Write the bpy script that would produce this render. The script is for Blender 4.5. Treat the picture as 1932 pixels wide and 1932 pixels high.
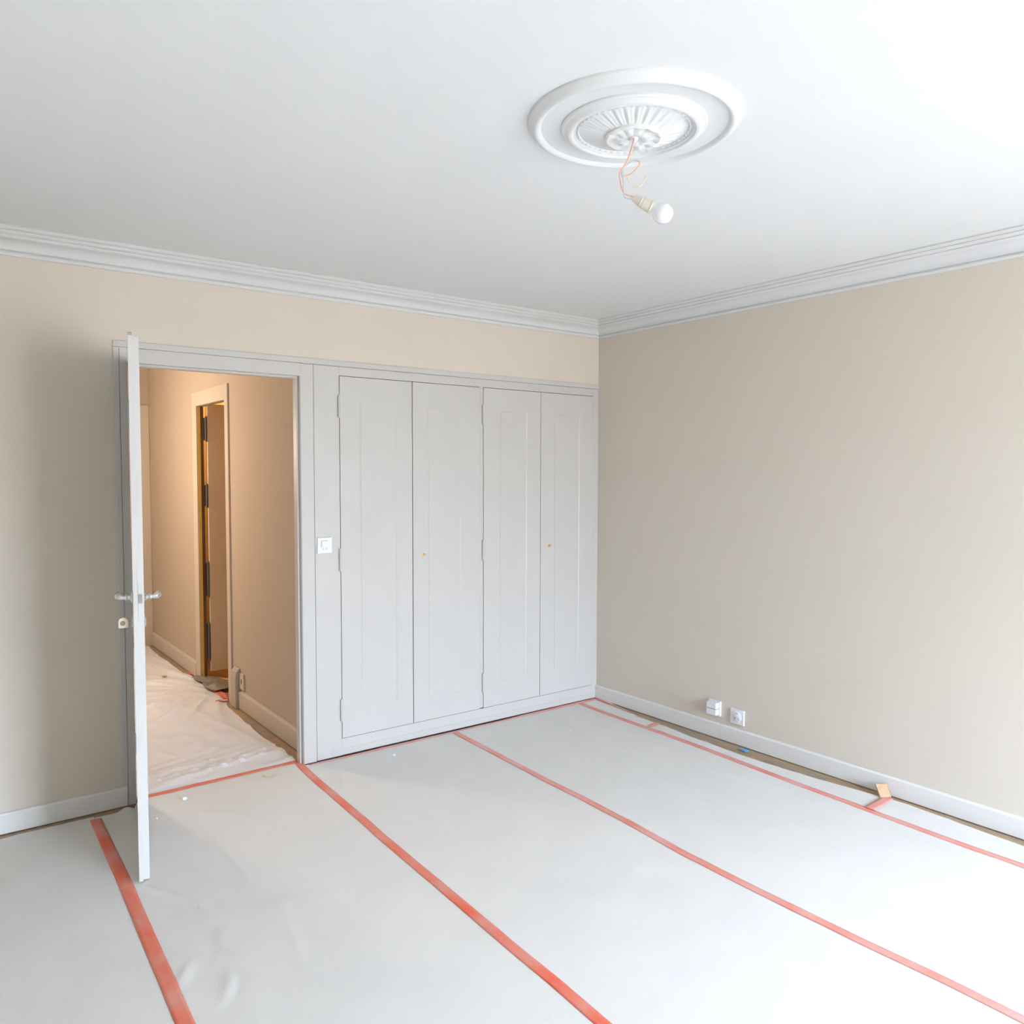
import bpy, math, random
from math import sin, cos, pi, radians, atan2, sqrt
from mathutils import Vector, Matrix, noise

for o in list(bpy.data.objects):
    bpy.data.objects.remove(o, do_unlink=True)
SC = bpy.context.scene
COL = SC.collection
random.seed(4)

# ------------------------------------------------------------------ camera
F_PX, YAW, PITCH, ROLL = 1495.478, 0.645425, 0.0490111, 0.0018220
fwd = Vector((sin(YAW) * cos(PITCH), cos(YAW) * cos(PITCH), -sin(PITCH)))
rgt = Vector((cos(YAW), -sin(YAW), 0)); up = rgt.cross(fwd)
r2 = rgt * cos(ROLL) + up * sin(ROLL); u2 = up * cos(ROLL) - rgt * sin(ROLL)
cam = bpy.data.cameras.new('camera'); co = bpy.data.objects.new('camera', cam); COL.objects.link(co)
cam.sensor_width = 36; cam.sensor_fit = 'HORIZONTAL'; cam.lens = F_PX / 1932 * 36
cam.clip_start = .05
M = Matrix((r2, u2, -fwd)).transposed().to_4x4(); M.translation = Vector((-3.60322, -3.84365, 1.5))
co.matrix_world = M
SC.camera = co

# ------------------------------------------------------------------ world, exposure
w = bpy.data.worlds.new('world'); SC.world = w; w.use_nodes = True
nt = w.node_tree; nt.nodes.clear()
wo = nt.nodes.new('ShaderNodeOutputWorld'); bg = nt.nodes.new('ShaderNodeBackground')
tc = nt.nodes.new('ShaderNodeTexCoord'); sx = nt.nodes.new('ShaderNodeSeparateXYZ')
mr = nt.nodes.new('ShaderNodeMapRange'); cr = nt.nodes.new('ShaderNodeMix'); cr.data_type = 'RGBA'
nt.links.new(tc.outputs['Generated'], sx.inputs[0]); nt.links.new(sx.outputs['Z'], mr.inputs['Value'])
mr.inputs['From Min'].default_value = -.06; mr.inputs['From Max'].default_value = .45
nt.links.new(mr.outputs[0], cr.inputs['Factor'])
cr.inputs['A'].default_value = (.20, .185, .17, 1)      # street side below the horizon
cr.inputs['B'].default_value = (.84, 1.10, 1.50, 1)     # overcast sky
nt.links.new(cr.outputs['Result'], bg.inputs['Color']); bg.inputs['Strength'].default_value = 58.5
nt.links.new(bg.outputs[0], wo.inputs['Surface'])
SC.view_settings.view_transform = 'Standard'; SC.view_settings.look = 'None'
SC.view_settings.gamma = 1; SC.view_settings.use_curve_mapping = False
SC.view_settings.exposure = 0.35

XL, YF, ZC = -4.45, -6.2, 2.477          # left wall, window wall, ceiling
WINDOWS = [(-1.66, -0.30, .06, 2.10)]


def portal(x0, x1, z0, z1):
    l = bpy.data.lights.new('window_portal', 'AREA'); l.shape = 'RECTANGLE'
    l.size = x1 - x0; l.size_y = z1 - z0
    l.cycles.is_portal = True
    o = bpy.data.objects.new('window_portal', l); COL.objects.link(o)
    o.location = ((x0 + x1) / 2, YF - .02, (z0 + z1) / 2); o.rotation_euler = (pi / 2, 0, 0)
    return o


for wd in WINDOWS:
    portal(*wd)


def lamp(name, loc, power, col, size=.12):
    l = bpy.data.lights.new(name, 'POINT'); l.energy = power; l.color = col; l.shadow_soft_size = size
    o = bpy.data.objects.new(name, l); COL.objects.link(o); o.location = loc
    return o


lamp('hall_fill_light', (-3.18, 1.95, 1.70), 44.0, (1.0, .86, .73), .12)  # added fill to brighten the hall, no known lamp there
lamp('side_room_lamp_light', (-1.25, 2.50, 2.2), 16.0, (1.0, .50, .13), .08)

# ------------------------------------------------------------------ materials


def mat(name, col, rough=.6, metal=0, var=None, scale=6, bump=0, bscale=60, spec=.4, trans=0, coat=0, stretch=None):
    m = bpy.data.materials.new(name); m.use_nodes = True
    t = m.node_tree; p = t.nodes['Principled BSDF']
    p.inputs['Base Color'].default_value = (*col, 1); p.inputs['Roughness'].default_value = rough
    p.inputs['Metallic'].default_value = metal; p.inputs['Specular IOR Level'].default_value = spec
    p.inputs['Transmission Weight'].default_value = trans; p.inputs['Coat Weight'].default_value = coat
    tc = t.nodes.new('ShaderNodeTexCoord'); mp = t.nodes.new('ShaderNodeMapping')
    t.links.new(tc.outputs['Object'], mp.inputs[0])
    if stretch: mp.inputs['Scale'].default_value = stretch
    n = t.nodes.new('ShaderNodeTexNoise'); n.inputs['Scale'].default_value = scale
    n.inputs['Detail'].default_value = 5
    t.links.new(mp.outputs[0], n.inputs['Vector'])
    if var:
        mx = t.nodes.new('ShaderNodeMix'); mx.data_type = 'RGBA'
        mx.inputs['A'].default_value = (*col, 1); mx.inputs['B'].default_value = (*var, 1)
        rg = t.nodes.new('ShaderNodeMapRange'); rg.inputs['From Min'].default_value = .35; rg.inputs['From Max'].default_value = .65
        t.links.new(n.outputs['Fac'], rg.inputs['Value'])
        t.links.new(rg.outputs[0], mx.inputs['Factor']); t.links.new(mx.outputs['Result'], p.inputs['Base Color'])
    if bump:
        n2 = t.nodes.new('ShaderNodeTexNoise'); n2.inputs['Scale'].default_value = bscale; n2.inputs['Detail'].default_value = 4
        t.links.new(tc.outputs['Object'], n2.inputs['Vector'])
        b = t.nodes.new('ShaderNodeBump'); b.inputs['Strength'].default_value = bump; b.inputs['Distance'].default_value = .002
        t.links.new(n2.outputs['Fac'], b.inputs['Height']); t.links.new(b.outputs[0], p.inputs['Normal'])
    return m


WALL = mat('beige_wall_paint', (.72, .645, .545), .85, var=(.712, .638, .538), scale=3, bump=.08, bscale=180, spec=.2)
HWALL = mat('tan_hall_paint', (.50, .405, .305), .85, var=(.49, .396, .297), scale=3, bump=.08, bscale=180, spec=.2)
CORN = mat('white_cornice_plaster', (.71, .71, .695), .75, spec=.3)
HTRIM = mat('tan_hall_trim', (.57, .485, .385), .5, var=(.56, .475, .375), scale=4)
UNSEEN = mat('bounce_far_walls', (.84, .78, .69), .85)  # unseen walls, colour lightened to bounce more light onto the right wall
BASE = mat('white_baseboard_paint', (.80, .78, .74), .42, var=(.79, .77, .73), scale=4, spec=.4)
CEIL = mat('white_ceiling_paint', (.80, .805, .79), .9, var=(.792, .797, .782), scale=2, bump=.05, bscale=150, spec=.2)
PLAST = mat('white_plaster', (.76, .76, .745), .75, spec=.3)
TRIM = mat('off_white_gloss_paint', (.605, .58, .54), .42, var=(.595, .57, .53), scale=4, bump=.05, bscale=90, spec=.4)
DOORW = mat('white_door_paint', (.69, .68, .65), .4, spec=.4)
PAPER = mat('grey_floor_paper', (.79, .76, .71), .75, var=(.765, .737, .69), scale=5, bump=.35, bscale=420, spec=.25)
HPAPER = mat('hall_plastic_sheet', (.82, .83, .86), .38, var=(.78, .79, .82), scale=4, bump=.3, bscale=40, spec=.5)
TAPE = mat('salmon_masking_tape', (.82, .14, .07), .45, var=(.74, .30, .23), scale=6, bump=.25, bscale=120, spec=.4)
TAPE_LIT = mat('glare_pale_masking_tape', (.80, .38, .33), .36, var=(.80, .24, .17), scale=6, bump=.15, bscale=120, spec=.75)  # same pink tape, window glare and overexposure put into a paler colour
YTAPE = mat('yellow_masking_tape', (.88, .56, .12), .55, var=(.80, .48, .10), scale=12, spec=.4)
WOODF = mat('dark_oak_parquet', (.20, .125, .07), .45, var=(.30, .20, .115), scale=8, bump=.2, bscale=80, stretch=(6, 1, 1))
WOODP = [mat('parquet_%s' % k, c, .45, var=v, scale=10, bump=.2, bscale=90, stretch=(5, 1, 1)) for k, c, v in
         (('brown', (.34, .23, .14), (.42, .29, .18)), ('grey_brown', (.29, .22, .155), (.36, .27, .19)), ('honey', (.44, .29, .16), (.38, .25, .13)))]
BLOCK = mat('raw_pale_wood', (.62, .40, .24), .6, var=(.54, .33, .18), scale=20, bump=.2, bscale=90, stretch=(1, 5, 1))
PLASTIC = mat('white_plastic', (.84, .84, .85), .3, spec=.5)
DARK = mat('dark_recess', (.12, .11, .105), .7)
GREYH = mat('grey_socket_hole', (.34, .31, .30), .6)
CHROME = mat('chrome', (.75, .77, .78), .16, metal=1)
STEEL = mat('dull_steel', (.38, .38, .36), .4, metal=1)
BRASS = mat('brass', (.80, .52, .18), .28, metal=1)
CREAM = mat('cream_plastic', (.80, .71, .52), .45)
SOCKETM = mat('cream_lamp_socket', (.70, .66, .54), .4)
BULB = mat('opal_glass', (.87, .88, .90), .12, coat=.5, spec=.6)
ORANGE = mat('orange_wire', (.86, .45, .30), .45)
BLUEW = mat('pale_blue_wire', (.50, .62, .70), .45)
GREENW = mat('yellow_green_wire', (.72, .72, .52), .5)
FILM = mat('grey_crumpled_film', (.27, .245, .205), .14, var=(.20, .18, .15), scale=8, bump=.15, bscale=40, spec=1.0)
BROWNW = mat('dark_brown_jamb', (.16, .085, .035), .55, var=(.10, .05, .02), scale=10, stretch=(1, 1, .2))
FOAM = mat('grey_foam', (.48, .41, .33), .9, bump=.2, bscale=50)
BLUE = mat('blue_plastic', (.06, .35, .70), .35)
CRUMB = mat('white_plaster_crumb', (.88, .88, .88), .7)
LEAFY = mat('dry_yellow_scrap', (.62, .50, .26), .7)
CONCRETE = mat('pale_facade', (.6, .6, .58), .9)
GLASS = bpy.data.materials.new('window_glass'); GLASS.use_nodes = True
t = GLASS.node_tree; t.nodes.clear(); go = t.nodes.new('ShaderNodeOutputMaterial'); gm = t.nodes.new('ShaderNodeMixShader')
gt = t.nodes.new('ShaderNodeBsdfTransparent'); gg = t.nodes.new('ShaderNodeBsdfGlossy'); gg.inputs['Roughness'].default_value = .02
gm.inputs[0].default_value = .06; t.links.new(gt.outputs[0], gm.inputs[1]); t.links.new(gg.outputs[0], gm.inputs[2]); t.links.new(gm.outputs[0], go.inputs[0])

# ------------------------------------------------------------------ mesh helpers


class MB:
    def __init__(s): s.v = []; s.f = []; s.sm = False

    def box(s, x0, x1, y0, y1, z0, z1):
        b = len(s.v)
        s.v += [(x, y, z) for z in (z0, z1) for y in (y0, y1) for x in (x0, x1)]
        s.f += [tuple(b + i for i in q) for q in ((0, 2, 3, 1), (4, 5, 7, 6), (0, 1, 5, 4), (2, 6, 7, 3), (0, 4, 6, 2), (1, 3, 7, 5))]
        return s

    def tube(s, pts, r, n=8, close=True):
        pts = [Vector(p) for p in pts]; b = len(s.v); up0 = None
        rr = r if isinstance(r, (list, tuple)) else [r] * len(pts)
        for i, p in enumerate(pts):
            t = (pts[min(i + 1, len(pts) - 1)] - pts[max(i - 1, 0)]).normalized()
            if up0 is None:
                up0 = Vector((0, 0, 1)) if abs(t.z) < .9 else Vector((1, 0, 0))
            a = (up0 - t * up0.dot(t)).normalized(); up0 = a; c = t.cross(a)
            s.v += [tuple(p + (a * cos(2 * pi * k / n) + c * sin(2 * pi * k / n)) * rr[i]) for k in range(n)]
        for i in range(len(pts) - 1):
            for k in range(n):
                s.f.append((b + i * n + k, b + i * n + (k + 1) % n, b + (i + 1) * n + (k + 1) % n, b + (i + 1) * n + k))
        s.f.append(tuple(b + k for k in reversed(range(n)))); s.f.append(tuple(b + (len(pts) - 1) * n + k for k in range(n)))
        s.sm = True
        return s

    def lathe(s, prof, origin=(0, 0, 0), axis=(0, 0, 1), n=48, mod=None):
        """prof: (r, h) along axis; mod(r,h,theta)->h"""
        ax = Vector(axis).normalized(); a = ax.orthogonal().normalized(); c = ax.cross(a); o = Vector(origin); b = len(s.v)
        for r, h in prof:
            for k in range(n):
                th = 2 * pi * k / n
                hh = mod(r, h, th) if mod else h
                s.v.append(tuple(o + ax * hh + (a * cos(th) + c * sin(th)) * max(r, 1e-5)))
        for i in range(len(prof) - 1):
            for k in range(n):
                s.f.append((b + i * n + k, b + i * n + (k + 1) % n, b + (i + 1) * n + (k + 1) % n, b + (i + 1) * n + k))
        s.sm = True
        return s

    def prism(s, prof, axis, a0, a1, miter0=None, miter1=None):
        """extrude 2-D profile (u,z) closed; axis 'x': u is y; axis 'y': u is x. miter(u)->offset of end."""
        b = len(s.v); n = len(prof)
        for a, mt in ((a0, miter0), (a1, miter1)):
            for u, z in prof:
                q = a + (mt(u) if mt else 0)
                s.v.append((q, u, z) if axis == 'x' else (u, q, z))
        for k in range(n):
            s.f.append((b + k, b + (k + 1) % n, b + n + (k + 1) % n, b + n + k))
        s.f.append(tuple(b + k for k in reversed(range(n)))); s.f.append(tuple(b + n + k for k in range(n)))
        return s

    def slab(s, top, thick):
        """convex polygon of 3-D points, thickened along its normal"""
        P_ = [Vector(p) for p in top]; nrm = (P_[1] - P_[0]).cross(P_[2] - P_[0]).normalized()
        b = len(s.v); n = len(P_)
        s.v += [tuple(p) for p in P_] + [tuple(p - nrm * thick) for p in P_]
        s.f.append(tuple(b + k for k in range(n))); s.f.append(tuple(b + n + k for k in reversed(range(n))))
        for k in range(n):
            s.f.append((b + (k + 1) % n, b + k, b + n + k, b + n + (k + 1) % n))
        return s

    def build(s, name, m, parent=None, bevel=0, smooth=None, local=False, bseg=2, world_origin=False):
        if parent is not None and not local:
            q = parent
            o = Vector((0, 0, 0))
            while q is not None:
                o += q.location; q = q.parent
        elif parent is None and not world_origin:
            xs, ys, zs = zip(*s.v); o = Vector(((min(xs) + max(xs)) / 2, (min(ys) + max(ys)) / 2, min(zs)))
        else:
            o = Vector((0, 0, 0))
        me = bpy.data.meshes.new(name)
        me.from_pydata([(x - o.x, y - o.y, z - o.z) for x, y, z in s.v], [], s.f); me.validate()
        import bmesh
        bm = bmesh.new(); bm.from_mesh(me); bmesh.ops.recalc_face_normals(bm, faces=bm.faces); bm.to_mesh(me); bm.free()
        me.materials.append(m)
        ob = bpy.data.objects.new(name, me); COL.objects.link(ob)
        if parent is not None: ob.parent = parent
        else: ob.location = o
        if smooth if smooth is not None else s.sm:
            me.polygons.foreach_set('use_smooth', [True] * len(me.polygons))
            me.set_sharp_from_angle(angle=radians(40))
        if bevel:
            bv = ob.modifiers.new('bevel', 'BEVEL'); bv.width = bevel; bv.segments = bseg; bv.limit_method = 'ANGLE'
            bv.harden_normals = False
        return ob


def tag(o, label=None, cat=None, group=None, kind=None):
    if label: o['label'] = label
    if cat: o['category'] = cat
    if group: o['group'] = group
    if kind: o['kind'] = kind
    return o


def empty(name, loc, rz=0):
    o = bpy.data.objects.new(name, None); o.empty_display_size = .1; COL.objects.link(o)
    o.location = loc; o.rotation_euler = (0, 0, rz)
    return o


def struct(o, label=None, cat=None): return tag(o, label, cat, kind='structure')


# ------------------------------------------------------------------ room shell
DX0, DX1, DZ = -2.835, -2.045, 1.985      # room doorway
WX0 = -1.973                               # wardrobe front from here to the right corner
HX = -1.985                                # hall wall (faces -x)
HY = 3.50                                  # hall end
HL = -3.35                                 # hall left wall
BT = .06
fl = MB().box(XL, .75, YF - .1, 4.0, -.12, -.006).build('floor', WOODF)
struct(fl, 'dark parquet floor mostly hidden under paper', 'floor')


def planks(x0, x1, y0, y1, wid, ln, along):
    """parquet blocks laid in rows"""
    n = 0
    if along == 'y':
        k = 0; x = x1
        while x > x0 + .001:
            xx = max(x0, x - wid); y = y0 - (ln * .5 if k % 2 else 0)
            while y < y1:
                a, b = max(y, y0), min(y + ln, y1)
                if b - a > .01:
                    MB().box(xx + .0006, x - .0006, a + .0006, b - .0006, -.006, -.0005 + random.uniform(-.0004, .0004)).build('floor_plank', random.choice(WOODP), fl)
                y += ln
            x -= wid; k += 1
    else:
        k = 0; y = y1
        while y > y0 + .001:
            yy = max(y0, y - wid); x = x0 - (ln * .5 if k % 2 else 0)
            while x < x1:
                a, b = max(x, x0), min(x + ln, x1)
                if b - a > .01:
                    MB().box(a + .0006, b - .0006, yy + .0006, y - .0006, -.006, -.0005 + random.uniform(-.0004, .0004)).build('floor_plank', random.choice(WOODP), fl)
                x += ln
            y -= wid; k += 1


planks(-.20, 0, -3.2, 0, .05, .33, 'y')
planks(-3.9, -2.84, -.14, 0, .07, .45, 'x')
planks(-2.2, -1.985, .06, 3.5, .07, .45, 'y')
planks(-1.985, -.9, 1.44, 2.4, .07, .5, 'y')

# back wall with the doorway and the wardrobe recess cut out
m = MB()
m.box(XL, DX0 - .02, 0, BT, 0, ZC); m.box(DX0 - .02, 0, 0, BT, 2.06, ZC)
m.box(-2.03, WX0 + .0, .004, BT, 0, 2.06)
struct(m.build('wall_back', WALL), 'beige back wall above wardrobe and beside doorway', 'wall')
struct(MB().box(0, .1, YF - .1, .7, 0, ZC).build('wall_right', WALL), 'beige right-hand wall with two outlets low down', 'wall')
struct(MB().box(XL - .1, XL, YF - .1, 0.06, 0, ZC).build('wall_left', UNSEEN), 'beige left wall outside the view', 'wall')
m = MB(); xa = XL
for (x0, x1, z0, z1) in WINDOWS:
    m.box(xa, x0, YF - .25, YF, 0, ZC); m.box(x0, x1, YF - .25, YF, 0, z0); m.box(x0, x1, YF - .25, YF, z1, ZC); xa = x1
m.box(xa, 0, YF - .25, YF, 0, ZC)
struct(m.build('wall_front', UNSEEN), 'window wall behind the viewer', 'wall')
struct(MB().box(XL - .1, .75, YF - .25, 4.0, ZC, ZC + .12).build('ceiling', CEIL), 'smooth white ceiling', 'ceiling')
# hall shell
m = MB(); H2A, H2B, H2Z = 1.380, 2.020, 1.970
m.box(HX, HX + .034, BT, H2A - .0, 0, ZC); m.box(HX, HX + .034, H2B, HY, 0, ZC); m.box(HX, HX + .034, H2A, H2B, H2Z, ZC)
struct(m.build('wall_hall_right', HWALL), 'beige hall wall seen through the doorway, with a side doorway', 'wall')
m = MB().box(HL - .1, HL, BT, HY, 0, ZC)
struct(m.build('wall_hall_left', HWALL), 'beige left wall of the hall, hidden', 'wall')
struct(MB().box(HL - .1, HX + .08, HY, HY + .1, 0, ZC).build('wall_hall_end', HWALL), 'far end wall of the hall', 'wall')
m = MB(); m.box(HX + .034, 0.0, 2.85, 2.95, 0, ZC); m.box(0.0, .1, .7, 2.95, 0, ZC); m.box(HX + .034, 0, .62, .70, 0, ZC)
struct(m.build('wall_side_room', mat('warm_side_room_paint', (.70, .58, .42), .8)), 'walls of the lamp-lit side room', 'wall')

# window in the front wall
for i, (x0, x1, z0, z1) in enumerate(WINDOWS):
    wn = struct(empty('window_%d' % (i + 1), ((x0 + x1) / 2, YF - .12, z0)), 'tall white french window behind the viewer', 'window')
    f = MB(); xm = (x0 + x1) / 2
    for a, b in ((x0, x0 + .045), (x1 - .045, x1), (xm - .04, xm + .04)): f.box(a, b, YF - .16, YF - .10, z0, z1)
    for a, b in ((z0, z0 + .06), (z1 - .045, z1)): f.box(x0, x1, YF - .155, YF - .105, a, b)
    f.build('window_frame', TRIM, wn, bevel=.003)
    for a, b in ((x0 + .045, xm - .04), (xm + .04, x1 - .045)):
        MB().box(a, b, YF - .132, YF - .128, z0 + .06, z1 - .045).build('pane', GLASS, wn)

# cornices: bead on the wall, cove, three small steps under the ceiling
CB = 2.378


def cove(sg=-1):
    p = [(0, CB), (.010, CB), (.0135, CB + .004), (.0145, CB + .010), (.0125, CB + .016), (.010, CB + .018), (.018, CB + .021)]
    for k in range(9):
        a = k / 8 * pi / 2
        p.append((.020 + .048 * (1 - cos(a)) * 1.0, CB + .021 + .034 * sin(a)))
    z = CB + .057
    for x in (.068, .083, .098):
        p += [(x + .004, z), (x + .010, z + .004), (x + .012, z + .009), (x + .010, z + .0115)]; z += .0140
    p += [(.114, z), (.114, ZC + .002), (0, ZC + .002)]
    return [(sg * u, zz) for u, zz in p]


m = MB().prism(cove(), 'x', XL, 0, lambda u: -u, lambda u: u)
struct(m.build('trim_1', CORN, smooth=True), 'stepped white plaster cornice along back wall', 'cornice')
m = MB().prism(cove(), 'y', YF, 0, lambda u: -u, lambda u: u)
struct(m.build('trim_2', CORN, smooth=True), 'stepped white plaster cornice along right wall', 'cornice')
m = MB().prism([(XL - u, z) for u, z in cove()], 'y', YF, 0, lambda u: (u - XL), lambda u: -(u - XL))
struct(m.build('trim_3', CORN, smooth=True), 'white plaster cornice along the unseen left wall', 'cornice')

# baseboards
BB = [(0, .004), (-.015, .004), (-.015, .082), (-.013, .087), (-.009, .090), (0, .090)]
m = MB().prism(BB, 'x', XL, -2.879)
struct(m.build('baseboard_back', BASE), 'off-white baseboard left of the doorway', 'baseboard')
br = struct(empty('baseboard_right', (0, -1.03, 0)), 'off-white baseboard along the right wall, jointed below outlets', 'baseboard')
MB().prism(BB, 'y', -1.0305, 0).build('baseboard_board', BASE, br)
MB().prism(BB, 'y', YF, -1.0322).build('baseboard_board', BASE, br)
bh = struct(empty('baseboard_hall', (HX, 1.2, 0)), 'cream baseboard along hall wall', 'baseboard')
BH = [(HX, .006), (HX - .015, .006), (HX - .015, .105), (HX - .008, .115), (HX, .118)]
MB().prism(BH, 'y', BT, 1.165).build('baseboard_board', HTRIM, bh)
MB().prism(BH, 'y', 2.125, HY).build('baseboard_board', HTRIM, bh)

# door casing of the room doorway, one continuous band that also tops the wardrobe
dc = struct(empty('trim_4', ((DX0 + DX1) / 2, 0, 0)), 'off-white door casing around the room doorway', 'door frame')
MB().box(-2.872, DX0 - .006, -.006, .02, 0, 2.050).build('casing_board', TRIM, dc, bevel=.0015)
MB().box(-2.045, -1.9755, -.004, .02, .002, 2.048).build('casing_board', TRIM, dc, bevel=.0015)
MB().box(DX0 - .006, -2.045, -.006, .02, DZ, 2.049).build('casing_board', TRIM, dc, bevel=.0015)
MB().box(-2.897, -2.873, -.0085, .0, 0.0, 2.050).build('edge_bead', TRIM, dc, bevel=.003)
j = MB()
j.box(-2.0575, -2.03, .020, .062, 0, 1.975); j.box(-2.047, -2.03, .0005, .020, .002, DZ)
j.box(DX0 - .03, DX0 - .0, .0205, .062, 0, 1.975); j.box(DX0 - .03, -2.03, .020, .062, 1.974, 2.055)
j.build('jamb', TRIM, dc, bevel=.001)
MB().box(-2.0465, -2.0445, .004, .0065, 1.0, 1.16).build('strike_plate', STEEL, dc)
MB().box(-2.897, -.0, -.0065, .0, 2.0500, 2.079).build('top_bead', TRIM, dc, bevel=.003)

# ------------------------------------------------------------------ open door (structure)
ang = atan2(-.980, -.1986)
d1 = struct(empty('door_1', (-2.835, -.006, 0), ang), 'white panelled door standing open, seen edge-on', 'door')


def panel_faces(m, x0, x1, z0, z1, px0, px1, pz0, pz1, y, sgn, dep, slope=.008):
    """a face at y (outward normal sgn along y) with a recessed rectangular panel"""
    b = len(m.v)
    yo = y; yi = y - sgn * dep
    m.v += [(x0, yo, z0), (x1, yo, z0), (x1, yo, z1), (x0, yo, z1),
            (px0, yo, pz0), (px1, yo, pz0), (px1, yo, pz1), (px0, yo, pz1),
            (px0 + slope, yi, pz0 + slope), (px1 - slope, yi, pz0 + slope), (px1 - slope, yi, pz1 - slope), (px0 + slope, yi, pz1 - slope)]
    for k in range(4):
        n = (k + 1) % 4
        m.f.append((b + k, b + n, b + 4 + n, b + 4 + k)); m.f.append((b + 4 + k, b + 4 + n, b + 8 + n, b + 8 + k))
    m.f.append((b + 8, b + 9, b + 10, b + 11))
    return b


def panel_door(x0, x1, z0, z1, ya, yb, p, dep, back=True):
    """slab between ya<yb; recess on the ya side (and on yb when back)"""
    m = MB()
    a = panel_faces(m, x0, x1, z0, z1, *p, ya, -1, dep)
    if back: b = panel_faces(m, x0, x1, z0, z1, *p, yb, 1, dep)
    else:
        b = len(m.v); m.v += [(x0, yb, z0), (x1, yb, z0), (x1, yb, z1), (x0, yb, z1)]; m.f.append((b, b + 1, b + 2, b + 3))
    for k in range(4):
        n = (k + 1) % 4; m.f.append((a + k, a + n, b + n, b + k))
    return m


LZ0, LZ1 = .008, 1.995
m = panel_door(0.0, .772, LZ0, LZ1 - .012, .0, .036, (.11, .665, .22, 1.87), .006)
m.box(.7715, .785, 0, .0145, LZ0, LZ1); m.box(0.0, .785, 0.0, .0145, LZ1 - .0125, LZ1)
lf = m.build('door_leaf', DOORW, d1, local=True, bevel=.0012)
for z in (.28, 1.02, 1.76):
    MB().tube([(-.004, -.004, z - .045), (-.004, -.004, z + .045)], .006, 10).build('hinge', DOORW, d1, local=True)
MB().box(.7845, .7862, .003, .0125, .985, 1.10).build('lip_plate', DOORW, d1, local=True)
MB().box(.7715, .7735, .0165, .0335, .975, 1.115).build('lock_plate', DOORW, d1, local=True)
lt = MB().box(.7725, .7765, .019, .030, 1.028, 1.062).build('latch', STEEL, d1, local=True); lt['label'] = 'grey metal latch in door edge'
for sg, y0 in ((-1, 0.0), (1, .036)):
    h = MB(); X = .728; Z = 1.045
    h.lathe([(.0, 0), (.021, 0), (.0225, .002), (.019, .006), (.012, .008), (.0095, .012)], (X, y0, Z), (0, sg, 0), 24)
    h.tube([(X, y0 + sg * .008, Z), (X, y0 + sg * .030, Z), (X - .001, y0 + sg * .040, Z + .001), (X - .008, y0 + sg * .047, Z + .003), (X - .03, y0 + sg * .051, Z + .004),
            (X - .06, y0 + sg * .052, Z + .001), (X - .085, y0 + sg * .051, Z - .002), (X - .10, y0 + sg * .050, Z + .000), (X - .110, y0 + sg * .049, Z + .002)],
           [.009, .008, .0105, .012, .0105, .0095, .0105, .011, .007], 14)
    h.lathe([(0, -.004), (.0105, -.004), (.012, 0), (.0105, .004), (0, .004)], (X, y0 + sg * .022, Z), (0, sg, 0), 20)
    ho = h.build('door_handle', CHROME, d1, local=True); ho['label'] = 'chrome lever handle'
    e = MB().lathe([(0, 0), (.0215, 0), (.0225, .002), (.017, .0065), (.006, .0075), (0, .0075)], (X, y0, .955), (0, sg, 0), 24)
    eo = e.build('lock_rosette', CHROME, d1, local=True); eo['label'] = 'round chrome lock rosette'

# the key in the lock, cream plastic bow
ky = tag(empty('key', d1.matrix_basis @ Vector((.728, -.006, .955))), 'cream-headed key left in lock of the open white door', 'key')
ux = Vector((-.980, .1986, 0)); uz = Vector((0, 0, 1)); un = Vector((-.1986, -.980, 0))
kb = ky.location.copy()
MB().tube([kb + ux * -.004, kb + ux * .012], .0028, 8).build('key_shank', STEEL, ky)
out = []
for k in range(0, 13):
    a = -10 + k / 12 * 200
    out.append((.0165 * cos(radians(a)) + .0275, .0165 * sin(radians(a)) + .002))
out += [(.0115, -.020), (.043, -.020)]
m = MB(); n = len(out); c0 = len(m.v)
for off in (.0045, -.0045):
    m.v += [tuple(kb + ux * p[0] + uz * p[1] + un * off) for p in out]
m.f += [tuple(range(n)), tuple(reversed(range(n, 2 * n)))] + [(k, (k + 1) % n, n + (k + 1) % n, n + k) for k in range(n)]
m.build('key_bow', CREAM, ky, bevel=.001)
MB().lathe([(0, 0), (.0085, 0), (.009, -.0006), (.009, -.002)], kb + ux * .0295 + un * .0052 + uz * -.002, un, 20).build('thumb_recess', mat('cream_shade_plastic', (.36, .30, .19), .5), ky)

# ------------------------------------------------------------------ wardrobe
WZ = 2.049
wr = tag(empty('built_in_wardrobe', (-.98, .3, 0)), 'off-white built-in wardrobe with four tall panelled doors', 'wardrobe')
DOORS = [(-1.8322, -1.4045, 'l'), (-1.4, -.9502, 'r'), (-.9222, -.4928, 'l'), (-.4895, -.052, 'r')]
PANS = [(-1.719, -1.501), (-1.303, -1.082), (-.804, -.597), (-.378, -.165)]
DZ0, DZ1 = .097, 2.000
m = MB()
m.box(WX0, -1.834, -.002, .022, .004, WZ); m.box(-.948, -.924, -.002, .022, .1, 2.003); m.box(-.048, -.0005, -.002, .022, .004, WZ)
m.box(-1.834, -.048, -.002, .022, 2.003, WZ); m.box(-1.834, -.048, -.002, .022, .006, .094)
m.box(-1.4075, -1.4, .016, .03, .094, 2.003); m.box(-.494, -.4895, .012, .03, .094, 2.003)
m.build('frame', TRIM, wr, bevel=.001)
m = MB(); m.box(-1.893, -.012, -.0045, -.002, .006, .040); m.build('plinth_strip', TRIM, wr, bevel=.001)
m = MB()
m.box(WX0 + .004, -.006, .58, .60, .004, WZ); m.box(WX0 + .004, WX0 + .02, .022, .58, .004, WZ); m.box(-.02, -.006, .022, .58, .004, WZ)
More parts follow.
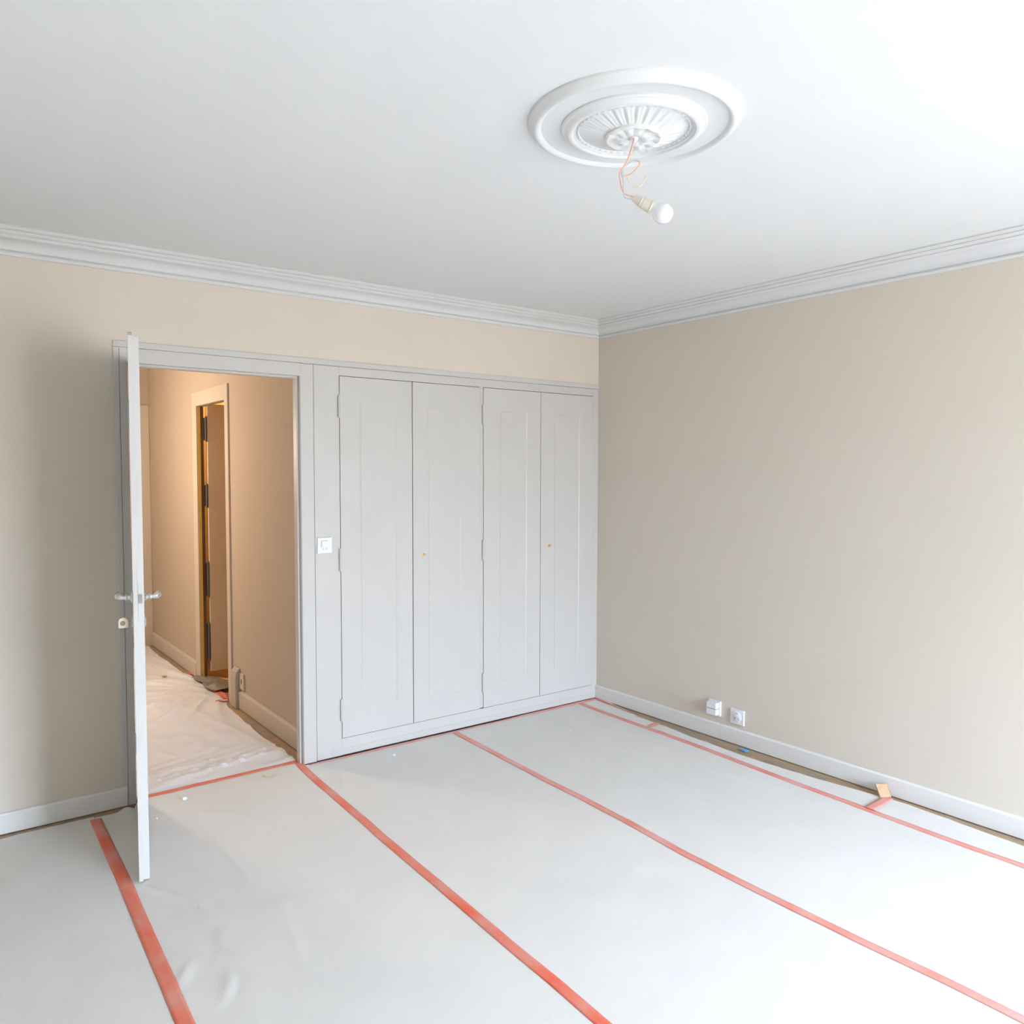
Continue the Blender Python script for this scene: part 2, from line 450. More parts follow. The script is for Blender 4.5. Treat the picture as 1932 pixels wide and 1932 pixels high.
m.box(-.945, -.927, .022, .58, .004, WZ); m.box(WX0 + .02, -.02, .022, .58, WZ - .02, WZ); m.box(WX0 + .02, -.02, .022, .58, .07, .088)
m.build('carcass', TRIM, wr)
for (x0, x1, side), (p0, p1) in zip(DOORS, PANS):
    dd = empty('door', ((x0 + x1) / 2, -.006, DZ0)); dd.parent = wr; dd.location = Vector(((x0 + x1) / 2, -.006, DZ0)) - wr.location
    bpy.data.objects.remove(dd)
    q = panel_door(x0, x1, DZ0, DZ1, -.006, .014, (p0, p1, .232, 1.868), .0035, False)
    do = q.build('door', TRIM, wr, bevel=.0012)
    if side == 'l':
        for z0, z1 in ((1.785, 1.902), (.987, 1.106), (.190, .308)):
            zm = (z0 + z1) / 2
            q = MB().tube([(x0 - .006, -.009, z0), (x0 - .006, -.009, zm - .0006)], .0058, 10); q.tube([(x0 - .006, -.009, zm + .0006), (x0 - .006, -.009, z1)], .0058, 10)
            q.box(x0 - .010, x0 + .001, -.007, -.002, z0 + .004, z1 - .004)
            q.build('hinge', TRIM, do)
    else:
        kx = -1.338 if x0 < -1 else -.420
        q = MB().lathe([(0, 0), (.0085, 0), (.009, .001), (.008, .0025), (.004, .0035), (.0035, .009), (.006, .012), (.0065, .015), (.004, .0175), (0, .018)], (kx, -.006, 1.045), (0, -1, 0), 20)
        o = q.build('knob', BRASS, do); o['label'] = 'small brass lock knob'
        q = MB().tube([(kx + .001, -.018, 1.045), (kx + .011, -.020, 1.046)], .0016, 6)
        q.build('lock_pin', STEEL, do)

# switch with socket on the wardrobe stile
sw = tag(empty('wall_switch', (-1.924, -.002, 1.085)), 'square white switch and socket plate beside wardrobe at hand height', 'switch')
MB().box(-1.964, -1.884, -.0105, -.002, 1.085, 1.166).build('plate', PLASTIC, sw, bevel=.002)
MB().box(-1.941, -1.908, -.0135, -.0105, 1.118, 1.149).build('rocker', PLASTIC, sw, bevel=.0015)
q = MB().lathe([(0, 0), (.0125, 0), (.013, .001), (.012, .0022), (.0, .0022)], (-1.920, -.0105, 1.1085), (0, -1, 0), 20); q.build('socket_insert', PLASTIC, sw)
for dx, dz in ((-.004, 0), (.0045, .0035), (.0045, -.0035), (-.0165, .0005)):
    MB().lathe([(0, 0), (.0022, 0), (.0022, .0006), (0, .0006)], (-1.919 + dx, -.0127 if dx > -.01 else -.0107, 1.1085 + dz), (0, -1, 0), 10).build('pin_hole', GREYH, sw)
MB().box(-1.9445, -1.9425, -.0108, -.0103, 1.116, 1.150).build('rocker_gap', GREYH, sw)
MB().box(-1.9405, -1.909, -.0108, -.0103, 1.1505, 1.152).build('rocker_gap', GREYH, sw)

# outlets on the right wall
ob = tag(empty('junction_box', (0, -.985, .132)), 'small protruding white connection box on right wall, nearer the corner', 'outlet')
MB().box(-.012, 0, -1.029, -.947, .130, .215).build('base_plate', PLASTIC, ob, bevel=.002)
MB().box(-.042, -.012, -1.022, -.954, .1735, .208).build('upper_cover', PLASTIC, ob, bevel=.004)
MB().box(-.042, -.012, -1.022, -.954, .137, .171).build('lower_cover', PLASTIC, ob, bevel=.004)
ot = tag(empty('wall_outlet', (0, -1.142, .115)), 'flat square white triple-socket outlet on right wall above baseboard', 'outlet')
MB().box(-.011, 0, -1.187, -1.098, .114, .198).build('plate', PLASTIC, ot, bevel=.003)
MB().lathe([(.0, 0), (.030, 0), (.031, .002), (.029, .0035), (.0, .0035)], (-.011, -1.1425, .156), (-1, 0, 0), 28).build('socket_insert', PLASTIC, ot)
for cy, cz, a in ((-1.1425, .1735, 90), (-1.128, .149, 210), (-1.157, .149, 330)):
    q = MB()
    for k in range(3):
        aa = radians(a + (k - 1) * 55)
        r = .0068
        yy = cy + r * cos(aa) * (.9 if k != 1 else .25); zz = cz + r * sin(aa) * (.9 if k != 1 else .25)
        q.lathe([(0, 0), (.0026, 0), (.0026, .0006), (0, .0006)], (-.0143, yy, zz), (-1, 0, 0), 10)
    q.build('socket_hole', GREYH, ot)

# ------------------------------------------------------------------ ceiling rosette
RC = Vector((-1.980, -2.246, ZC))
rs = tag(empty('ceiling_rosette', RC), 'round white plaster ceiling rosette with ringed mouldings and fluted centre', 'ceiling rosette')
dn = (0, 0, -1)
MB().lathe([(.294, -.001), (.294, .005), (.291, .009), (.287, .012), (.282, .019), (.276, .0245), (.270, .0265), (.264, .025), (.260, .020), (.257, .016)], RC, dn, 128).build('outer_ring', PLAST, rs)
MB().lathe([(.258, .016), (.200, .016)], RC, dn, 128).build('flat_band', PLAST, rs)
MB().lathe([(.201, .015), (.201, .020), (.197, .024), (.194, .024), (.190, .027), (.184, .033), (.177, .036), (.171, .035), (.167, .029), (.164, .0285), (.162, .024), (.157, .022)], RC, dn, 128).build('inner_ring', PLAST, rs)


def flute(r, h, th):
    if r > .150 or r < .078: return h
    k = sin(pi * (r - .078) / .072)
    return h + .0045 * k * (abs(sin(14 * th)) - .5) + .0012 * k * sin(56 * th)


MB().lathe([(.158 - .004 * i, .021 + .022 * (i / 20) ** 1.15) for i in range(21)], RC, dn, 336, flute).build('fluted_dome', PLAST, rs)


def bead(r, h, th): return h + (.002 * sin(48 * th) if abs(r - .1535) < .002 else 0)


MB().lathe([(.1575, .021), (.1555, .0255), (.1535, .0275), (.1515, .0255), (.1495, .021)], RC, dn, 384, bead).build('bead_ring', PLAST, rs)


def petal(r, h, th):
    k = max(0, 1 - abs(r - .058) / .03)
    return h + .006 * k * (abs(sin(6 * th)) - .5)


MB().lathe([(.082, .036), (.080, .047), (.074, .051), (.068, .050), (.060, .046), (.050, .048), (.040, .054), (.030, .053), (.022, .047), (.014, .047), (.010, .054), (.0, .057)], RC, dn, 192, petal).build('petal_boss', PLAST, rs)

# ------------------------------------------------------------------ bare bulb pendant


def smooth_path(pts, sub=6):
    P_ = [Vector(p) for p in pts]; o = []
    for i in range(len(P_) - 1):
        p0 = P_[max(i - 1, 0)]; p1 = P_[i]; p2 = P_[i + 1]; p3 = P_[min(i + 2, len(P_) - 1)]
        for k in range(sub):
            t = k / sub
            o.append(.5 * ((2 * p1) + (p2 - p0) * t + (2 * p0 - 5 * p1 + 4 * p2 - p3) * t * t + (3 * p1 - p0 - 3 * p2 + p3) * t ** 3))
    o.append(P_[-1]); return o


bp = tag(empty('bare_bulb_pendant', (-1.99, -2.26, 2.42)), 'bare opal bulb in cream socket hanging on loose coloured wires below rosette', 'lamp')
dep = Vector((-.6, -.8, 0))
W1 = [(-1.990, -2.258, 2.424), (-1.9974, -2.2593, 2.4004), (-2.0052, -2.2552, 2.3727), (-2.014, -2.2499, 2.3508), (-2.0262, -2.242, 2.3288), (-2.0276, -2.2426, 2.3142),
      (-2.0238, -2.2473, 2.2851), (-2.0180, -2.2518, 2.2700), (-2.006, -2.262, 2.264), (-1.9979, -2.2677, 2.2594)]
MB().tube(smooth_path(W1), .0021, 8).build('orange_wire', ORANGE, bp)
W2 = [(-1.9900, -2.2570, 2.424), (-1.9960, -2.2560, 2.4004), (-2.0035, -2.2520, 2.3727), (-2.0115, -2.2490, 2.3508), (-2.0225, -2.2440, 2.3250), (-2.0205, -2.2470, 2.3142),
      (-2.0200, -2.2500, 2.2851), (-2.0188, -2.2518, 2.2640), (-2.0160, -2.2560, 2.2570), (-2.006, -2.264, 2.2540), (-1.9985, -2.2690, 2.2535)]
MB().tube(smooth_path(W2), .0019, 8).build('blue_wire', BLUEW, bp)
L1 = [(-2.0200, -2.2480, 2.3180), (-2.0172, -2.2500, 2.3186), (-2.003, -2.2640, 2.3245), (-1.9872, -2.2760, 2.3464), (-1.9846, -2.2740, 2.3581)]
MB().tube(smooth_path(L1), .0019, 8).build('orange_loop', ORANGE, bp)
L2 = [(-1.9846, -2.2740, 2.3581), (-1.9927, -2.2640, 2.3620), (-2.0045, -2.2520, 2.3540), (-2.0140, -2.2450, 2.3400), (-2.0185, -2.2450, 2.3260), (-2.0200, -2.2480, 2.3160)]
MB().tube(smooth_path(L2), .0019, 8).build('blue_loop', BLUEW, bp)
G1 = [(-2.0115, -2.254, 2.3143), (-2.006, -2.259, 2.302), (-1.9981, -2.2654, 2.2924), (-1.9865, -2.2744, 2.2885), (-1.9769, -2.281, 2.2998), (-1.9705, -2.2847, 2.3173)]
MB().tube(smooth_path(G1), .0018, 8).build('earth_wire', GREENW, bp)
A = Vector((-2.000, -2.266, 2.2585)); Bq = Vector((-1.9326, -2.3196, 2.2138)); ax = (Bq - A).normalized()
MB().lathe([(0, 0), (.008, 0), (.0095, .004), (.0095, .010), (.012, .014), (.0125, .022), (.0145, .0235), (.0145, .0262), (.0135, .027), (.0135, .030), (.0155, .031), (.0165, .052), (.0185, .0535), (.0185, .0565), (.017, .058), (.017, .060), (.010, .060)], A, ax, 32).build('lamp_socket', SOCKETM, bp)
MB().lathe([(.013, .058), (.014, .064), (.018, .070), (.0235, .076), (.0270, .084), (.0282, .092), (.0270, .101), (.0225, .1105), (.015, .1175), (.007, .1205), (0, .121)], A, ax, 40).build('bulb', BULB, bp)

# ------------------------------------------------------------------ hall: side doorway, its door, end door
t5 = struct(empty('trim_5', (HX, 1.63, 0)), 'cream door casing around the side doorway in the hall', 'door frame')
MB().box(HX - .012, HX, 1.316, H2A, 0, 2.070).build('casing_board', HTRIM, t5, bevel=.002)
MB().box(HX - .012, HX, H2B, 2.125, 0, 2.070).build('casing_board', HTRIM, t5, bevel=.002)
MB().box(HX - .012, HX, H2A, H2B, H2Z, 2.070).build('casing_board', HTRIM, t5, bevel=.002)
j = MB(); j.box(HX + .016, HX + .037, H2B - .004, H2B + .01, 0, H2Z); j.box(HX + .022, HX + .037, H2A - .01, H2A + .003, 0, H2Z); j.box(HX + .03, HX + .037, H2A, H2B, H2Z - .002, H2Z + .01)
j.build('jamb', BROWNW, t5)
yt = tag(MB().box(HX - .001, HX + .016, H2B - .003, H2B - .0008, .0, H2Z - .005).build('jamb_tape', YTAPE), 'yellow masking tape running up far jamb of hall side doorway', 'tape')
d2 = struct(empty('door_2', (HX + .060, H2B + .0, 0), radians(1)), 'plain door opened into the lamp-lit side room', 'door')
MB().box(.0, .66, -.015, .02, .062, 1.988).build('door_leaf', mat('side_door_paint', (.82, .66, .45), .5), d2, local=True, bevel=.002)
for z0, z1 in ((1.72, 1.90), (1.25, 1.42), (.14, .42), (.60, .86)):
    q = MB().tube([(-.009, -.012, z0), (-.009, -.012, z1)], .0065, 10); q.box(-.019, -.0005, -.006, .012, z0 + .01, z1 - .01)
    q.build('hinge', DARK, d2, local=True)
t6 = struct(empty('trim_6', (-2.6, HY, 0)), 'cream casing of the closed door at the hall end', 'door frame')
for a, b in ((-2.12, -1.9855), (-3.1, -2.97)):
    MB().box(a, b, HY - .02, HY, 0, 2.075).build('casing_board', HTRIM, t6, bevel=.003)
MB().box(-2.97, -2.12, HY - .02, HY, 1.98, 2.075).build('casing_board', HTRIM, t6, bevel=.003)
d3 = struct(empty('door_3', (-2.55, HY - .01, 0)), 'closed door at the far end of the hall', 'door')
panel_door(-2.97, -2.12, .01, 1.98, HY - .012, HY - .001, (-2.85, -2.24, .25, 1.85), .004, False).build('door_leaf', HTRIM, d3)
# plinth at the casing foot, with a low socket above the baseboard
cg = tag(MB().prism([(HX, 0.001), (HX - .034, 0.001), (HX - .036, .20), (HX - .030, .235), (HX - .014, .255), (HX, .26)], 'y', 1.165, 1.262).build('corner_guard', FOAM, bevel=.008, bseg=3),
         'grey padded guard at foot of hall door casing', 'corner guard')
so = tag(empty('hall_socket', (HX, 1.12, .13)), 'small pale socket low on hall wall beside grey guard', 'outlet')
MB().box(HX - .012, HX, 1.085, 1.150, .135, .235).build('plate', mat('pale_tan_plastic', (.60, .52, .40), .45), so, bevel=.002)
MB().box(HX - .0135, HX - .012, 1.11, 1.125, .17, .20).build('socket_hole', DARK, so)
# fixtures: an added holder for the hall fill light, and the side room lamp
for nm, p, lab in (('hall_fill_fixture', (-3.18, 1.95, 1.89), 'added fill-light holder on the hidden hall wall, out of view'), ('side_room_ceiling_lamp', (-1.25, 2.5, ZC), 'small ceiling lamp in side room, out of view')):
    q = MB().lathe([(0, 0), (.05, 0), (.05, .02), (.02, .03), (.018, .07), (0, .07)], p, dn, 20)
    if nm == 'hall_fill_fixture': q.box(HL, p[0] - .02, p[1] - .015, p[1] + .015, p[2] - .02, p[2])
    tag(q.build(nm, PLASTIC), lab, 'lamp')

# ------------------------------------------------------------------ floor coverings


def seg_d(px, py, a, b):
    ax_, ay = a; bx, by = b; dx, dy = bx - ax_, by - ay; L = dx * dx + dy * dy
    t = max(0, min(1, ((px - ax_) * dx + (py - ay) * dy) / L)); return math.hypot(px - ax_ - t * dx, py - ay - t * dy), t


CREASES = [
    ([(-3.03, -.74), (-2.93, -.90), (-2.857, -1.08), (-2.805, -1.257)], .009, .014),
    ([(-2.669, -.16), (-2.68, -.40), (-2.667, -.552), (-2.655, -.785), (-2.659, -.935)], .006, .013),
    ([(-2.80, -.623), (-2.794, -.784), (-2.763, -.881)], .005, .014),
    ([(-3.024, -1.465), (-2.978, -1.375)], .008, .014), ([(-2.904, -1.494), (-2.903, -1.541), (-2.947, -1.611)], .008, .012),
    ([(-2.85, -1.26), (-2.87, -1.36), (-2.80, -1.50)], .004, .014),
    ([(-1.913, -.072), (-1.95, -.22), (-1.99, -.363), (-2.04, -.43)], .007, .013),
    ([(-1.93, -.25), (-1.87, -.33)], .004, .014),
    ([(-.057, -.66), (-.25, -.80), (-.424, -1.086), (-.431, -1.268), (-.37, -1.571), (-.425, -2.039)], .003, .02),
    ([(-.06, -.95), (-.16, -1.08)], .004, .014), ([(-.30, -1.20), (-.42, -1.45)], .004, .014),
    ([(-.08, -1.55), (-.2, -1.72)], .003, .014), ([(-.32, -2.3), (-.42, -2.62)], .004, .016), ([(-.10, -2.3), (-.17, -2.45)], .004, .014),
    ([(-2.45, -.1), (-2.30, -.16)], .003, .014), ([(-2.75, -.15), (-2.5, -.42), (-2.42, -.7)], .004, .018),
    ([(-2.55, -.9), (-2.45, -1.25)], .003, .02), ([(-2.62, -1.2), (-2.70, -1.6), (-2.6, -1.9)], .003, .02),
    ([(-3.25, -.3), (-3.4, -.55)], .003, .02), ([(-3.2, -1.2), (-3.15, -1.45)], .003, .02), ([(-1.5, -.5), (-1.3, -.9)], .002, .02),
]


def H(x, y):
    h = .0022 * max(0, noise.noise(Vector((x * 2.3, y * 2.3, 0))) + .15)
    r = 1 - abs(noise.noise(Vector((x * 3.1 + 9, y * 1.6, 4.0)))) * 2
    h += .0014 * max(0, r) ** 6
    for pts, hh, wd in CREASES:
        if abs(x - pts[0][0]) > 1 or abs(y - pts[0][1]) > 1.6: continue
        best = 9; tt = 0
        for i in range(len(pts) - 1):
            d, t = seg_d(x, y, pts[i], pts[i + 1])
            if d < best: best = d; tt = (i + t) / (len(pts) - 1)
        if best < wd * 3: h += hh * .85 * math.exp(-(best / wd) ** 2) * (.35 + .65 * sin(pi * min(1, max(0, tt * .9 + .05))))
    return h


def interp(tab, y):
    if y >= tab[0][0]: return tab[0][1]
    for (a, xa), (b, xb) in zip(tab, tab[1:]):
        if y >= b: return xa + (xb - xa) * (y - a) / (b - a)
    return tab[-1][1]


T1 = [(0, -3.019), (-0.078, -3.020), (-0.401, -3.026), (-0.721, -3.031), (-1.041, -3.041), (-1.383, -3.050), (-1.647, -3.057), (-6.2, -3.10)]
T2 = [(.06, -2.050), (-0.009, -2.066), (-0.257, -2.081), (-0.759, -2.097), (-0.978, -2.108), (-1.308, -2.117), (-1.586, -2.124), (-1.883, -2.136), (-2.124, -2.139), (-2.328, -2.148), (-6.2, -2.19)]
T3 = [(0, -1.146), (-0.065, -1.150), (-0.488, -1.165), (-0.899, -1.181), (-1.164, -1.183), (-1.512, -1.197), (-1.811, -1.220), (-2.203, -1.226), (-2.532, -1.220), (-2.802, -1.210), (-3.009, -1.212), (-6.2, -1.23)]
T4 = [(0, -.176), (-0.048, -0.180), (-0.254, -0.193), (-0.640, -0.203), (-1.001, -0.206), (-1.357, -0.221), (-1.656, -0.236), (-1.926, -0.246), (-2.261, -0.255), (-2.477, -0.260), (-2.657, -0.260), (-6.2, -.29)]
GR = [(0, -.002), (-.131, -.006), (-.30, -.035), (-.44, -.068), (-.468, -.081), (-.55, -.079), (-.622, -.084), (-.76, -.089), (-.889, -.106), (-1.042, -.112), (-1.262, -.121), (-1.40, -.117), (-1.572, -.106),
      (-1.76, -.086), (-1.935, -.064), (-2.06, -.045), (-2.122, -.042), (-2.25, -.049), (-2.421, -.060), (-2.589, -.069), (-2.9, -.06), (-3.4, -.07), (-6.2, -.06)]
GRn = [(y, x - .010 * min(1, -y / .3)) for y, x in GR]


def sheet(name, label, fl_, fr_, yb, yf=-6.15, mt=PAPER, hf=H, nx=64, dy=.016, z0=.0018, edge_curl=None):
    ny = int((max(yb(fl_(0)), yb(fr_(0)), 0) - yf) / dy) + 2
    m = MB()
    for j in range(ny + 1):
        t = j / ny
        for i in range(nx + 1):
            u = i / nx
            # iterate once to place the back edge
            xm = fl_(0) * (1 - u) + fr_(0) * u
            y = yb(xm) * (1 - t) + yf * t
            a, b = fl_(y), fr_(y)
            x = a + (b - a) * u
            z = z0 + hf(x, y)
            if edge_curl: z += edge_curl(x, y, u, t)
            m.v.append((x, y, z))
    for j in range(ny):
        for i in range(nx):
            a = j * (nx + 1) + i
            m.f.append((a, a + 1, a + nx + 2, a + nx + 1))
    # skirt, giving the sheet its edge down to the boards
    rim = [i for i in range(nx + 1)] + [(j + 1) * (nx + 1) - 1 for j in range(1, ny + 1)] + [ny * (nx + 1) + i for i in range(nx - 1, -1, -1)] + [j * (nx + 1) for j in range(ny - 1, 0, -1)]
    b0 = len(m.v)
    for r in rim: m.v.append((m.v[r][0], m.v[r][1], 0.0002))
    k = len(rim)
    for q in range(k): m.f.append((rim[q], b0 + q, b0 + (q + 1) % k, rim[(q + 1) % k]))
    o = m.build(name, mt, smooth=True)
    return tag(o, label, 'floor paper')


ragg = lambda x, s=1.0: .004 * noise.noise(Vector((x * 9, 3, 0))) * s + .003 * noise.noise(Vector((x * 31, 7, 0))) * s
bkA = lambda x: -.050 + ragg(x) - (.012 if x < -3.25 else 0) * min(1, (-3.25 - x) * 4)


def bkB(x):
    if x < -2.86: return -.062 + ragg(x)
    if x < -2.82: return -.062 + (x + 2.86) / .04 * .11
    return .052


def curlB(x, y, u, t):
    d = math.hypot(x + 2.895, y + .065)
    return .018 * max(0, 1 - d / .035) if d < .035 else 0


sheet('floor_paper', 'grey-white floor paper strip at far left, outside leftmost pink tape', lambda y: -4.42, lambda y: interp(T1, y) - .002, bkA, nx=60)
sheet('floor_paper', 'grey-white floor paper strip under the open door, running from doorway', lambda y: interp(T1, y), lambda y: interp(T2, y) - .002, bkB, edge_curl=curlB, nx=72)
sheet('floor_paper', 'grey-white floor paper strip ending at left half of wardrobe', lambda y: interp(T2, y), lambda y: interp(T3, y) - .002, lambda x: -.016)
sheet('floor_paper', 'grey-white floor paper strip ending at right half of wardrobe', lambda y: interp(T3, y), lambda y: interp(T4, y) - .002, lambda x: -.016)


def curlE(x, y, u, t): return .002 * max(0, (u - .72) / .28) ** 2


sheet('floor_paper', 'narrow floor paper strip along right wall with ragged torn edge', lambda y: interp(T4, y), lambda y: interp(GRn, y) + .003 * noise.noise(Vector((y * 14, 1, 2))), lambda x: -.030, nx=26, edge_curl=curlE)


def HH(x, y):
    h = .003 * max(0, noise.noise(Vector((x * 3, y * 2.2, 5))) + .2)
    # gathers radiating from the side doorway
    dx, dy = x + 1.95, y - 1.75
    r = math.hypot(dx, dy); th = atan2(dy, dx)
    n = 1 - abs(noise.noise(Vector((th * 5.0, r * .8, 2)))) * 2.2
    h += .019 * min(1, r / .35) ** 2 * max(0, n) ** 2 * math.exp(-((r - .45) / .45) ** 2)
    # gathers near the threshold tape, running sideways
    n = 1 - abs(noise.noise(Vector((x * 1.2 + y * 2, y * 13 - x * 4, 8)))) * 2.4
    h += .014 * max(0, n) ** 2 * math.exp(-((y - .22) / .22) ** 2)
    n = 1 - abs(noise.noise(Vector((x * 7, y * 3 + x, 1)))) * 2
    h += .006 * max(0, n) ** 3
    e = min(1, max(0, (y - .06) / .06))
    return h * e


HR = [(3.49, -2.035), (3.0, -2.050), (2.85, -2.042), (2.59, -2.045), (2.31, -2.048), (2.22, -2.02), (2.05, -1.998), (1.9, -1.985), (1.5, -1.985), (1.40, -1.995), (1.30, -2.035), (1.22, -2.048), (1.0, -2.055), (.764, -2.062), (.55, -2.068), (.388, -2.066), (.25, -2.060), (.134, -2.058), (0, -2.060)]
sheet('hall_floor_sheet', 'creased plastic-coated sheet covering hall floor beyond the doorway', lambda y: -2.832 if y < .066 else -3.30, lambda y: interp(HR, y) + .003 * noise.noise(Vector((y * 11, 5, 2))), lambda x: 3.46, yf=.046, mt=HPAPER, hf=HH, nx=90, dy=.02)

# ------------------------------------------------------------------ tapes


def tape(name, label, pts, width, hf=H, m=TAPE, lift=.0012, ext=True, step=.02):
    P_ = [Vector((p[0], p[1], 0)) for p in pts]; out = []
    for i in range(len(P_) - 1):
        n = max(1, int((P_[i + 1] - P_[i]).length / step))
        out += [P_[i].lerp(P_[i + 1], k / n) for k in range(n)]
    out.append(P_[-1])
    # soften corners
    sm = out[:]
    for _ in range(3):
        sm = [sm[0]] + [(sm[i - 1] + sm[i] * 2 + sm[i + 1]) / 4 for i in range(1, len(sm) - 1)] + [sm[-1]]
    mb = MB(); NW = 5; seed = random.random() * 50
    wd = width if callable(width) else (lambda t: width)
    for i, p in enumerate(sm):
        d = (sm[min(i + 1, len(sm) - 1)] - sm[max(i - 1, 0)]).normalized(); nn = Vector((-d.y, d.x, 0))
        W_ = wd(i / (len(sm) - 1)) / 2
        for k in range(NW):
            u = k / (NW - 1) * 2 - 1
            q = p + nn * u * W_ * (1 + .02 * noise.noise(Vector((i * .4, u + seed, 0))))
            if i in (0, len(sm) - 1): q += d * .003 * noise.noise(Vector((u * 5, seed, 3)))
            z = max(hf(q.x + a, q.y + b) for a, b in ((0, 0), (.008, 0), (-.008, 0), (0, .008), (0, -.008)))
            mb.v.append((q.x, q.y, .0018 + z + lift))
    n = len(sm)
    for i in range(n - 1):
        for k in range(NW - 1):
            a = i * NW + k; mb.f.append((a, a + 1, a + NW + 1, a + NW))
    o = mb.build(name, m, smooth=True)
    so_ = o.modifiers.new('solid', 'SOLIDIFY'); so_.thickness = .0004; so_.offset = -1
    return tag(o, label, 'tape')


def line(T, y0, y1):
    ys = [y0] + [y for y, x in T if y1 < y < y0] + [y1]
    return [(interp(T, y), y) for y in ys]


tape('masking_tape', 'salmon pink floor tape strip at far left, passing the open door', line(T1, -.082, -6.1), .046)
tape('masking_tape', 'salmon pink floor tape strip running from doorway corner towards viewer', line(T2, .045, -6.1), .040)
tape('masking_tape', 'pink floor tape strip running from middle of wardrobe base towards viewer', line(T3, -.035, -6.1), .038, m=TAPE_LIT)
tape('masking_tape', 'pink floor tape strip, coloured pale for window glare, running parallel to right wall', line(T4, -.050, -6.1), .040, m=TAPE_LIT)
tape('masking_tape', 'pink tape strip across the doorway threshold', [(-2.83, .040), (-2.5, .046), (-2.06, .056)], .034, m=TAPE, lift=.0020)
tape('masking_tape', 'thin pink tape edging along wardrobe base', [(-2.03, -.030), (-1.9, -.034), (-1.5, -.036), (-1.12, -.034), (-.8, -.030), (-.4, -.028), (-.03, -.028)], lambda t: .012 + .018 * t + .008 * sin(t * 9), m=TAPE_LIT, lift=.0022)
tape('masking_tape', 'short bright pink tape strip at room corner beside right baseboard', [(-.030, -.02), (-.036, -.10), (-.046, -.22), (-.072, -.40)], lambda t: .026 * (1 - .75 * t), m=TAPE, lift=.0034)
tape('masking_tape', 'short pink cross tape near room corner, joining wall-side strip to edge', [(-.175, -.648), (-.085, -.632)], .036, hf=lambda x, y: H(x, y) + .002, m=TAPE_LIT, lift=.0026)
tape('masking_tape', 'short pink cross tape, coloured pale for window glare, beside the wood block', [(-.240, -2.034), (-.055, -2.024)], .046, hf=lambda x, y: H(x, y) + .003, m=TAPE_LIT, lift=.0032)
tape('masking_tape', 'orange-pink tape strip along sill of hall side doorway', [(-2.028, 2.30), (-1.985, 2.20), (-1.975, 2.05), (-1.99, 1.8), (-1.992, 1.55), (-2.010, 1.40)], lambda t: .035 + .02 * sin(t * 3), hf=HH, m=TAPE, lift=.003)
tape('masking_tape', 'tiny red tape scrap at foot of hall door casing', [(-2.085, 1.365), (-2.015, 1.355)], .022, hf=HH, m=TAPE, lift=.003)
# yellow tape over the threshold of the side room
tape('yellow_tape', 'yellow masking tape lying across floor of hall side doorway', [(-1.965, 2.03), (-1.93, 2.05), (-1.885, 2.03), (-1.865, 1.98), (-1.845, 1.93), (-1.80, 1.92)], .045, hf=lambda x, y: 0, m=YTAPE, lift=.004)

# crumpled film in the side doorway
mb = MB(); NX, NY = 26, 40
for jx in range(NX + 1):
    for jy in range(NY + 1):
        u, v = jx / NX, jy / NY
        y = 1.60 + .46 * v; wdt = .10 * sin(pi * min(1, v * .93 + .12)) ** .6
        x = -1.965 + .02 * v + (u - .5) * 2 * wdt * (1.0 - .35 * v)
        if v > .62: x -= (v - .62) * .28 * (1 - u)
        z = .023 + .034 * max(0, noise.noise(Vector((x * 9, y * 8, 1))) + .25) * sin(pi * min(1, max(0, u))) ** .5 + .008 * abs(noise.noise(Vector((x * 26, y * 22, 7))))
        mb.v.append((x, y, z))
for jx in range(NX):
    for jy in range(NY):
        a = jx * (NY + 1) + jy; mb.f.append((a, a + 1, a + NY + 2, a + NY + 1))
o = mb.build('crumpled_film', FILM, smooth=True); sd = o.modifiers.new('solid', 'SOLIDIFY'); sd.thickness = .001
tag(o, 'crumpled dark grey plastic film lying in hall side doorway', 'plastic film')

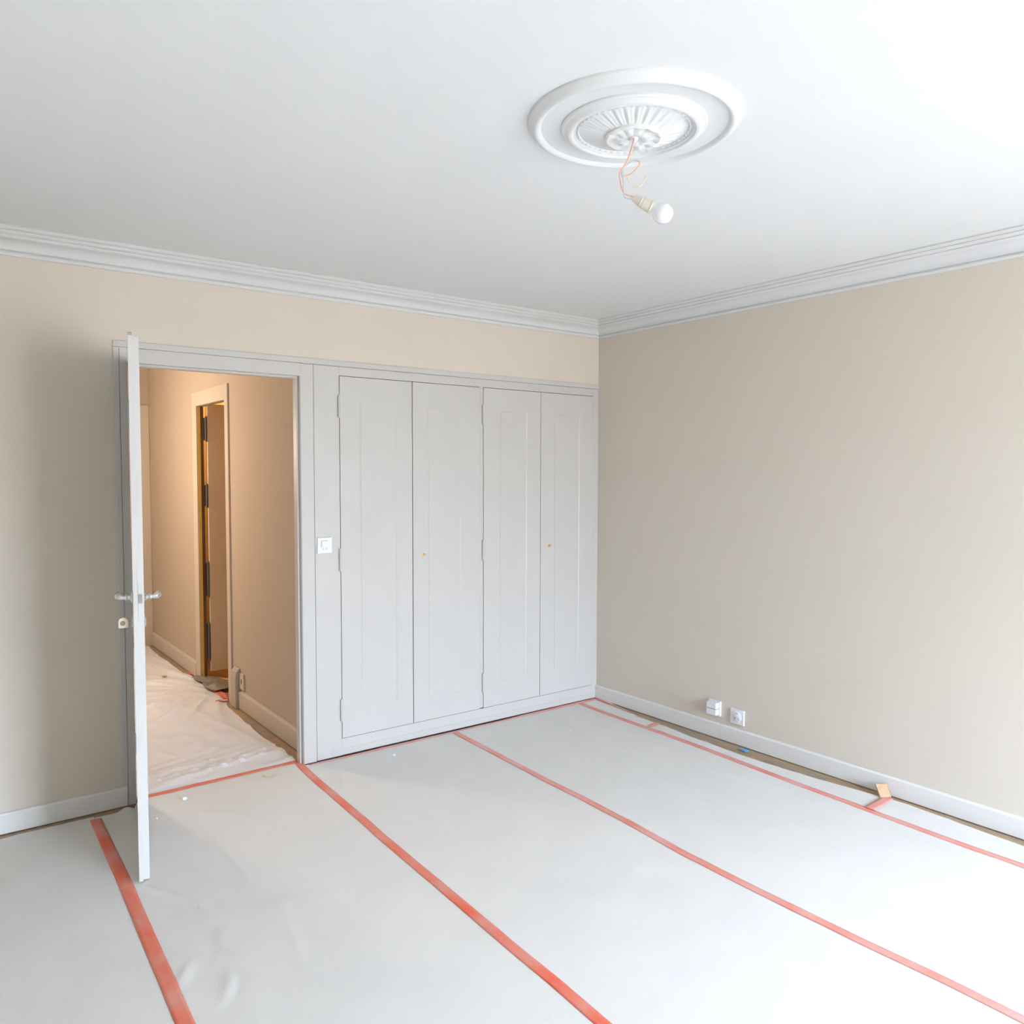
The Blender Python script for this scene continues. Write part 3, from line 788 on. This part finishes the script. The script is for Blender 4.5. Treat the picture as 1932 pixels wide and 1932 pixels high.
# ------------------------------------------------------------------ small things lying about
m = MB().slab([(-.088, -2.003, .012), (-.047, -2.034, .012), (-.017, -1.992, .054), (-.058, -1.961, .054)], .010)
tag(m.build('wood_block', BLOCK, bevel=.001), 'small pale wooden chip leaning on right baseboard', 'wood scrap')
m = MB(); m.slab([(-.086, -1.255, .012), (-.060, -1.262, .012), (-.056, -1.215, .013), (-.078, -1.205, .013)], .004)
tag(m.build('blue_clip', BLUE, bevel=.001), 'tiny blue plastic scrap at edge of paper by right wall', 'plastic scrap')


def crumb(name, loc, s, label, m_, cat='debris', n=2):
    import bmesh
    bm = bmesh.new(); bmesh.ops.create_icosphere(bm, subdivisions=n, radius=1)
    for v in bm.verts:
        k = 1 + .35 * noise.noise(v.co * 1.7 + Vector((loc[0], loc[1], 0)) * 40); v.co = Vector((v.co.x * s[0] * k, v.co.y * s[1] * k, (v.co.z + .8) * s[2] * k))
    me = bpy.data.meshes.new(name); bm.to_mesh(me); bm.free(); me.materials.append(m_)
    o = bpy.data.objects.new(name, me); COL.objects.link(o); o.location = (loc[0], loc[1], .0022 + H(loc[0], loc[1]) + .0002)
    return tag(o, label, cat)


crumb('plaster_crumb', (-1.613, -.165), (.009, .007, .005), 'white plaster crumb on paper in front of left wardrobe doors', CRUMB)
crumb('plaster_crumb', (-2.657, -.100), (.011, .010, .007), 'white plaster crumb on paper just inside the doorway', CRUMB)
crumb('plaster_crumb', (-2.807, -.235), (.005, .005, .003), 'tiny white plaster crumb close to foot of open door', CRUMB)
crumb('plaster_crumb', (-.600, -.420), (.005, .006, .003), 'tiny plaster crumb on paper in front of right wardrobe doors', CRUMB)
o = crumb('dry_scrap', (-2.205, 2.182), (.020, .014, .006), 'small ochre scrap lying on hall floor sheet', LEAFY); o.location.z = .006 + HH(-2.205, 2.182)
arc = [(-2.275 + .0, -.040), (-2.265, -.058), (-2.245, -.066), (-2.222, -.060), (-2.212, -.048)]
tag(MB().tube(smooth_path([(x, y, .0065 + H(x, y)) for x, y in arc]), .0022, 8).build('curled_shaving', LEAFY), 'curled pale yellow shaving on paper near the doorway threshold', 'debris')

# repeats share a group phrase
for o in list(bpy.data.objects):
    if o.parent is None and 'category' in o and o.get('kind') is None:
        b = o.name.split('.')[0]
        g = {'masking_tape': 'pink masking tape strips on the floor covering', 'floor_paper': 'strips of protective floor paper', 'plaster_crumb': 'white plaster crumbs on the floor paper'}.get(b)
        if g: o['group'] = g
